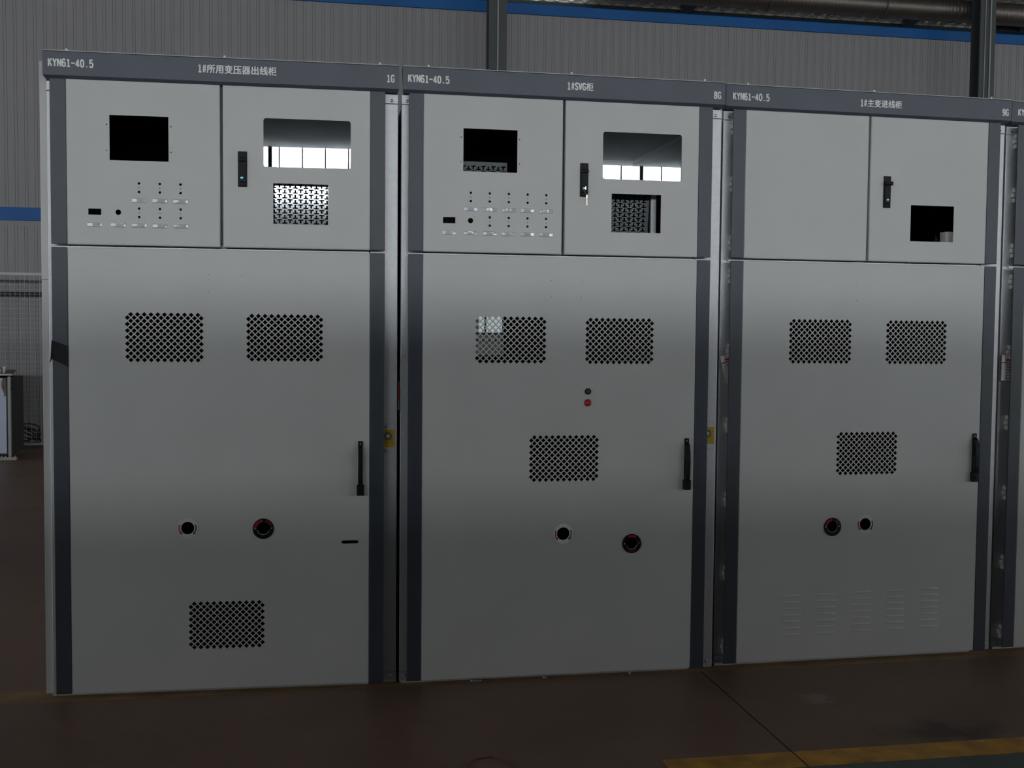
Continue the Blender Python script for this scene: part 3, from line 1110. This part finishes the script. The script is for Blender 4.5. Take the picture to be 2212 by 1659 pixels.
struct(mb.build('wall_back', None, None, mats=[M['wall'], M['wallgroove']], recalc=False))
mb = MB()
mb.box(HX0, HX1, HY1 - .030, HY1, 2.862, 3.028, bev=.004)
struct(mb.build('trim_3', M['blue']))
mb = MB()
mb.box(HX0, HX1, HY1 - .030, HY1, 5.850, 6.000, bev=.004)
struct(mb.build('trim_4', M['blue']))
mb = MB()
mb.prism([(HY1 - .035, 6.001), (HY1 + .05, 6.001), (HY1 + .05, 6.044), (HY1 - .035, 6.038)], HX0, HX1, axis='X')
struct(mb.build('trim_5', M['roofdark']))

# remaining shell
mb = MB()
mb.box(HX0 - .2, HX0, HY0, HY1 + .1, 0, 11)
struct(mb.build('wall_left', M['hall']))
mb = MB()
mb.box(HX1, HX1 + .2, HY0, HY1 + .1, 0, 11)
struct(mb.build('wall_right', M['hall']))

# sloping roof underside: quilted insulation foil near the back wall, plain further off
ROOF = 7.125
def roof_z(y):
    return min(ROOF, 6.40 + .10 * (10.215 - y))
PROF = [(10.275, 6.040), (10.215, 6.40), (7.2, roof_z(7.2))]      # the foil turns down behind the eaves gutter
def foil_pt(t):
    """t metres along the profile -> point and outward normal"""
    a, b, c = (Vector(p) for p in PROF)
    l0 = (b - a).length
    if t < l0:
        d = (b - a) / l0
        p = a + d * t
    else:
        d = (c - b).normalized()
        p = b + d * (t - l0)
    n = Vector((-d.y, d.x))
    if n.y > 0:
        n = -n
    return p, n
mb = MB()
X0, X1 = -6.0, 13.5
LEN = (Vector(PROF[1]) - Vector(PROF[0])).length + (Vector(PROF[2]) - Vector(PROF[1])).length
ts = [i * .0125 for i in range(30)] + [.375 + i * .06 for i in range(int((LEN - .375) / .06))] + [LEN]
nx = 620
grid = []
for t in ts:
    p, n = foil_pt(t)
    row = []
    for i in range(nx + 1):
        x = X0 + (X1 - X0) * i / nx
        q = abs(math.sin(math.pi * (x + t * 1.5) / .20) * math.sin(math.pi * (x - t * 1.5) / .20))
        e = min(1, (x - X0) / .3, (X1 - x) / .3, t / .04, (LEN - t) / .2)
        dd = max(0, e) * (.022 * q + .003 * math.sin(37 * x + 61 * t))
        row.append(mb.bm.verts.new((x, p.x + n.x * dd, p.y + n.y * dd)))
    grid.append(row)
for A, B in zip(grid, grid[1:]):
    for i in range(nx):
        f = mb._f([A[i], A[i + 1], B[i + 1], B[i]])
        f.smooth = True
def quad(a, b, c, d):
    mb._f([mb.bm.verts.new(p) for p in (a, b, c, d)])
mb.mi = 1
YR = 10.215 - (ROOF - 6.40) / .10
for x0, x1, prof_ in ((HX0, X0, [(HY0, ROOF), (YR, ROOF), PROF[1], PROF[0]]), (X1, HX1, [(HY0, ROOF), (YR, ROOF), PROF[1], PROF[0]]), (X0, X1, [(HY0, ROOF), (YR, ROOF), PROF[2]])):
    for (y0, z0), (y1, z1) in zip(prof_, prof_[1:]):
        quad((x0, y0, z0), (x1, y0, z0), (x1, y1, z1), (x0, y1, z1))
ceil = struct(mb.build('ceiling', None, None, mats=[M['foil'], M['roof']], recalc=False))

# wire netting that carries the foil
mb = MB()
for sgn in (1, -1):
    x = -5.5
    while x < 13.0:
        pts = []
        for t in (0.0, .12, .24, .355, .375, .8, 1.4, 2.0):
            p, n = foil_pt(t)
            pts.append((x + sgn * t * 1.5, p.x + n.x * .022, p.y + n.y * .022))
        mb.tube(pts, .0028, n=4)
        x += .20
o = mb.build('wire_netting', M['pipe'], ceil)
o['kind'] = 'stuff'

# far wall with its band of bright windows; all of this is behind the camera
ZW0, ZW1 = 6.50, 7.12
mb = MB()
mb.box(HX0, HX1, HY0 - .2, HY0, 0, ZW0)
mb.box(HX0, HX1, HY0 - .2, HY0, ZW1, 11)
struct(mb.build('wall_front', M['hall']))
pw = .713
for w in range(9):
    x0 = -22.82 + w * 6.85
    pw, po = (.705, .28 - .705) if w == 3 else (.685, 0.0)
    mb = MB()
    mb.mi = 0
    for i in range(10):
        xx = x0 + po + (i + (1 if w == 3 else 0)) * pw
        mb.box(xx - .016, xx + .016, HY0 - .03, HY0 + .02, ZW0, ZW1)
    mb.box(x0 - .055 + .0, x0 + .055, HY0 - .05, HY0 + .03, ZW0, ZW1)
    mb.mi = 1
    mb.box(x0, x0 + 6.85, HY0 - .04, HY0 - .03, ZW0, ZW1)
    struct(mb.build('window_%d' % (w + 1), None, None, mats=[M['mullion'], M['sky']]))
# unseen stepped blocker, added to shade the lower half of the row
mb = MB()
mb.box(-2.2, 7.4, -10.06, -10.0, 0, 3.32)
mb.box(-6.4, -2.2, -10.06, -10.0, 0, 2.78)
mb.box(7.4, 11.6, -10.06, -10.0, 0, 2.78)
struct(mb.build('light_blocker', M['hall']))

# lit window of a booth standing behind the row, glimpsed through the second cabinet
root = empty('site_booth', (2.70, 6.0, 0))
mb = MB()
wx0, wx1, wz0, wz1 = -.088, .150, 1.490, 1.80
for q in ((-.30, wx0, 0, 2.3), (wx1, 1.2, 0, 2.3), (wx0, wx1, 0, wz0), (wx0, wx1, wz1, 2.3)):
    mb.box(q[0], q[1], 0, .05, q[2], q[3])
mb.box(-.30, 1.2, .05, 1.2, 2.25, 2.3)
mb.box(-.30, -.25, .05, 1.2, 0, 2.25)
mb.box(1.15, 1.2, .05, 1.2, 0, 2.25)
M['booth'] = mat('dull_booth_panel', (.30, .29, .29), .6)
mb.build('panel', M['booth'], root)
mb = MB()
mb.box(wx0, wx1, .030, .036, wz0, wz1)
mb.build('window_pane', M['sky2'], root)
mb = MB()
for q in ((-.030, -.012, wz0, wz1), (wx0 - .01, wx1 + .01, wz0 - .022, wz0), (wx1, wx1 + .012, wz0, wz1)):
    mb.box(q[0], q[1], -.012, .03, q[2], q[3])
mb.box(wx0 - .1, .27, -.010, 0, 1.400, 1.416)
mb.build('window_frame', M['mullion'], root)
mb = MB()
mb.box(.165, .182, -.02, 0, .9, 2.2)
mb.build('post', M['fence'], root)
top(root, 'grey booth with a lit window glimpsed through the vent of the cabinet marked 8G', 'booth')

# unseen glowing band added on the right-hand end wall as fill light
mb = MB()
mb.mi = 0
y = -24.0
while y < 9.2:
    mb.box(HX1 - .05, HX1, y - .04, y + .04, 3.0, 5.2)
    y += 1.65
mb.box(HX1 - .05, HX1, -24, 9, 2.92, 3.0)
mb.box(HX1 - .05, HX1, -24, 9, 5.2, 5.28)
mb.mi = 1
mb.box(HX1 - .02, HX1 - .01, -24, 9, 3.0, 5.2)
M['fillright'] = mat('fill_light_pane', (0.02, 0.02, 0.02), .3, emit=(0.92, 0.96, 1.0), estr=13.0)
struct(mb.build('window_10', None, None, mats=[M['mullion'], M['fillright']]))  # added fill light on the right end wall, not a real window
mb = MB()  # unseen weaker band added on the left end wall, also fill light
mb.mi = 0
y = -24.0
while y < 9.2:
    mb.box(HX0, HX0 + .05, y - .04, y + .04, 3.0, 5.2)
    y += 1.65
mb.box(HX0, HX0 + .05, -24, 9, 2.92, 3.0)
mb.box(HX0, HX0 + .05, -24, 9, 5.2, 5.28)
mb.mi = 1
mb.box(HX0 + .01, HX0 + .02, -24, 9, 3.0, 5.2)
M['fillleft'] = mat('dim_fill_light_pane', (0.02, 0.02, 0.02), .3, emit=(0.92, 0.96, 1.0), estr=7.0)
struct(mb.build('window_11', None, None, mats=[M['mullion'], M['fillleft']]))  # added fill light on the left end wall, not a real window

# ------------------------------------------------------------------ columns, conduits, duct, braces
def column(x0, label):
    w, d = .236, .225
    root = empty('steel_column', (x0 + w / 2, 9.45, 0))
    for n, q in (('flange', (-w / 2, w / 2, 0, .014)), ('flange', (-w / 2, w / 2, d - .014, d)), ('web', (-.006, .006, .014, d - .014))):
        mb = MB()
        mb.box(q[0], q[1], q[2], q[3], 0, 6.43)
        mb.build(n, M['steel'], root)
    return top(root, label, 'column', 'steel columns along the back wall')
column(3.228, 'dark steel column behind the middle of the row, above the cabinet marked 8G')
column(10.190, 'dark steel column near the right edge of the photo, behind the cabinet marked 9G')
def conduit(x, r, label):
    mb = MB()
    mb.cyl((x, 9.45 - r, 0), (x, 9.45 - r, 6.40), r, n=10)
    top(mb.build('conduit', M['fence']), label, 'conduit', 'thin conduits on the steel columns')
conduit(3.344, .0085, 'thin pale conduit running up the middle steel column')
conduit(10.343, .010, 'thicker pale conduit on the right-hand steel column')
conduit(10.265, .006, 'thinner conduit on the left part of the right-hand steel column')

# spiral duct with seams, collars and hangers
root = empty('ventilation_duct', (8.3, 9.87, 6.150))
mb = MB()
prof = []
L0, L1, R = -3.6, 4.2, .156
x = L0
while x < L1:
    prof += [(x, R), (x + .044, R), (x + .047, R + .0009), (x + .052, R + .0009)]
    x += .055
n = 36
rings = []
for px_, r in prof:
    rings.append([mb.bm.verts.new((px_, r * math.cos(2 * math.pi * i / n), r * math.sin(2 * math.pi * i / n))) for i in range(n)])
for A, B in zip(rings, rings[1:]):
    for i in range(n):
        f = mb._f([A[i], A[(i + 1) % n], B[(i + 1) % n], B[i]])
        f.smooth = True
mb._f(rings[0])
mb._f(list(reversed(rings[-1])))
mb.build('pipe', M['duct'], root)
for x in (.62, 1.72, -1.1, 3.4):
    mb = MB()
    mb.cyl((x, 0, 0), (x + .02, 0, 0), R + .010, n=36)
    mb.build('collar', M['roofdark'], root)
    mb = MB()
    mb.box(x + .004, x + .016, -.004, .004, R, .24)
    mb.build('hanger', M['roofdark'], root)
top(root, 'long dark spiral-seamed round duct hanging under the roof at top right', 'duct')

def brace(x, label):
    mb = MB()
    p0, p1 = Vector((x, HY1 - .06, 6.005)), Vector((x + .06, HY1 - .235, 6.085))
    for dx0, dx1, dz0, dz1 in ((0, .018, 0, .09), (.018, .15, 0, .016)):
        q = [(dx0, dz0), (dx1, dz0), (dx1, dz1), (dx0, dz1)]
        a = [mb.bm.verts.new((p0.x + u, p0.y, p0.z + v)) for u, v in q]
        b = [mb.bm.verts.new((p1.x + u, p1.y, p1.z + v - .02)) for u, v in q]
        mb._f(a)
        mb._f(list(reversed(b)))
        for i in range(4):
            mb._f([a[i], a[(i + 1) % 4], b[(i + 1) % 4], b[i]])
    top(mb.build('roof_brace', M['steel']), label, 'roof brace', 'angle braces under the roof edge')
brace(6.07, 'short slanted steel brace under the roof edge, right of the middle column')
brace(9.45, 'short slanted steel brace below the duct, left of the right-hand column')

# black box standing for a dark recess, far right above the blue strip
root = empty('recess_box', (10.93, 10.16, 5.93))
mb = MB()
mb.box(.0, .62, .0, .09, .072, .19, bev=.01)
mb.build('housing', M['pipe'], root)
mb = MB()
mb.arc((.13, .09), .150, .158, 125, 200, -.012, .0, n=20)
o = mb.build('rim', M['chrome'], root)
mb = MB()
mb.box(.36, .41, -.03, .0, .072, .20)
mb.build('bracket', M['steel'], root)
top(root, 'black box standing for a dark recess above the blue strip at the top right corner', 'recess')

# ------------------------------------------------------------------ left background: mesh fence, pipe, cart
FY = 9.7
root = empty('mesh_fence', (-3.2, FY, 0))
mb = MB()
X0, X1, Z0, Z1 = -1.6, 2.6, .045, 2.155
mb.box(X0, X1, -.014, .014, Z1 - .017, Z1 + .017, bev=.002)
mb.build('top_rail', M['fence'], root)
mb = MB()
mb.box(X0, X1, -.014, .014, Z0 - .010, Z0 + .020, bev=.002)
mb.build('bottom_rail', M['fence'], root)
for x in (-1.6, 0.56, 2.6):
    mb = MB()
    mb.box(x - .012, x + .012, -.010, .018, 0, Z1 if x != .56 else .24)
    mb.build('post', M['fence'], root)
mb = MB()
x = X0
while x < X1:
    mb.cyl((x, 0, Z0), (x, 0, Z1), .0022, n=4, cap=False)
    x += .0575
z = Z0 + .03
while z < Z1:
    mb.cyl((X0, .004, z), (X1, .004, z), .0020, n=4, cap=False)
    z += .0590
mb.build('wire_mesh', M['fence'], root)
top(root, 'pale welded wire fence panel standing left of the cabinet row, before the back wall', 'fence')

mb = MB()
mb.cyl((-4.5, 10.12, 1.925), (0.5, 10.12, 1.925), .020, n=12)
for x in (-4, -2, 0):
    mb.box(x - .01, x + .01, 10.12, HY1 - .013, 1.915, 1.935)
top(mb.build('pipe', M['pipe']), 'horizontal black pipe on the back wall behind the wire fence', 'pipe')

random.seed(11)
for i, (cx, cy, rr, lab) in enumerate(((-2.62, 9.98, .20, 'loose black cable coil on the floor behind the wire fence'),)):
    mb = MB()
    pts = []
    for t in range(70):
        a = t * .42
        pts.append((cx + rr * math.cos(a) * (1 + .1 * math.sin(t)), cy + .09 * math.sin(a), .20 + .10 * math.sin(a * .93 + .4) * (1 + .3 * math.sin(t * .3)) - .05))
    mb.tube(pts, .011, n=6)
    o = top(mb.build('cable_coil', M['pipe']), lab, 'cable')

root = empty('work_cabinet', (-2.95, 8.4, 0))
mb = MB()
mb.box(-.65, .592, .03, .60, .06, .930, bev=.004)
M['cartside'] = mat('dark_cart_side', (.05, .05, .05), .6)
body = mb.build('body', M['cartside'], root)
mb = MB()
mb.box(-.62, .555, .018, .030, .075, .925, bev=.002)
mb.build('door', M['cart'], root)
mb = MB()
mb.box(.575, .606, .0, .035, .035, .945, bev=.003)
mb.build('frame_post', M['cartframe'], root)
mb = MB()
mb.prism([(-.65, -.03), (.635, -.03), (.345, 1.24), (-.65, 1.24)], .962, .975, axis='Z')
mb.build('top_board', M['board'], root)
mb = MB()
mb.box(-.65, .634, -.037, -.030, .957, .977, bev=.001)
mb.build('board_edge', M['edge'], root)
mb = MB()
mb.box(-.65, .66, .0, .05, .0, .035, bev=.003)
for x in (.50, .54, .60, .64):
    mb.box(x - .006, x + .006, .01, .04, .035, .05)
mb.build('foot_rail', M['cartframe'], root)
mb = MB()
mb.prism([(.520, .925), (.553, .925), (.553, .735), (.545, .72), (.530, .725), (.535, .75), (.515, .80), (.505, .84), (.508, .88)], .014, .018)
o = mb.build('peeled_patch', M['board'], root)
o['label'] = 'brownish patch where the surface has peeled off'
mb = MB()
mb.cyl((.600, .05, .80), (.625, .05, .80), .012, n=10)
mb.box(.612, .628, .04, .06, .74, .86, bev=.004)
mb.build('door_latch', M['pipe'], root)
top(root, 'bluish white work cabinet with a brown board top at the left edge', 'cabinet')

root = empty('paper_bundle', (-2.52, 8.62, .976))
mb = MB()
mb.box(-.25, .03, -.05, .05, 0, .05, bev=.008)
mb.prism([(-.25, .05), (.02, .052), (.005, .075), (-.03, .085), (-.25, .09)], -.05, .04)
mb.build('bundle', M['edge'], root)
mb = MB()
mb.prism([(.045, 0), (.06, .0), (.075, .075), (.045, .07)], -.02, .02)
mb.build('loose_flap', M['tag'], root)
top(root, 'pale wrapped bundle lying on the brown top of the work cabinet', 'bundle')

# ------------------------------------------------------------------ things on the floor
mb = MB()
pts = []
for i in range(25):
    a = math.pi * (1.08 - 1.16 * i / 24)
    pts.append((1.632 + .080 * math.cos(a), -.985 + .108 * math.sin(a) + .004 * math.sin(i), .0022))
mb.tube(pts, .0016, n=6)
M['redwire'] = mat('dark_red_wire', (0.25, .015, .015), .5)
top(mb.build('wire_loop', M['redwire']), 'thin dark red wire loop lying on the floor in front of the cabinet marked 8G', 'wire')

M['scrap'] = mat('pale_plastic_scrap', (.5, .5, .52), .3)
for i, (kx, ww, lab) in enumerate(((.300, .050, 'largest pale scrap on the floor under the lower door of the cabinet marked 8G'),
                                   (.602, .018, 'middle pale scrap on the floor under the lower door of the cabinet marked 8G'),
                                   (.985, .010, 'rightmost pale scrap on the floor under the lower door of the cabinet marked 8G'))):
    p = cab_pt(1, kx, .006, 0)
    mb = MB()
    random.seed(i)
    x = -ww / 2
    while x < ww / 2:
        d = random.uniform(.006, .011)
        h = random.uniform(.003, .006)
        mb.prism([(x, -.004), (x + d, -.003), (x + d * .9, .003), (x + .001, .004)], .0012, .0012 + h, axis='Z')
        x += d + .001
    o = mb.build('plastic_scrap', M['scrap'])
    o.location = p
    top(o, lab, 'scrap', 'pale scraps under the cabinet marked 8G')
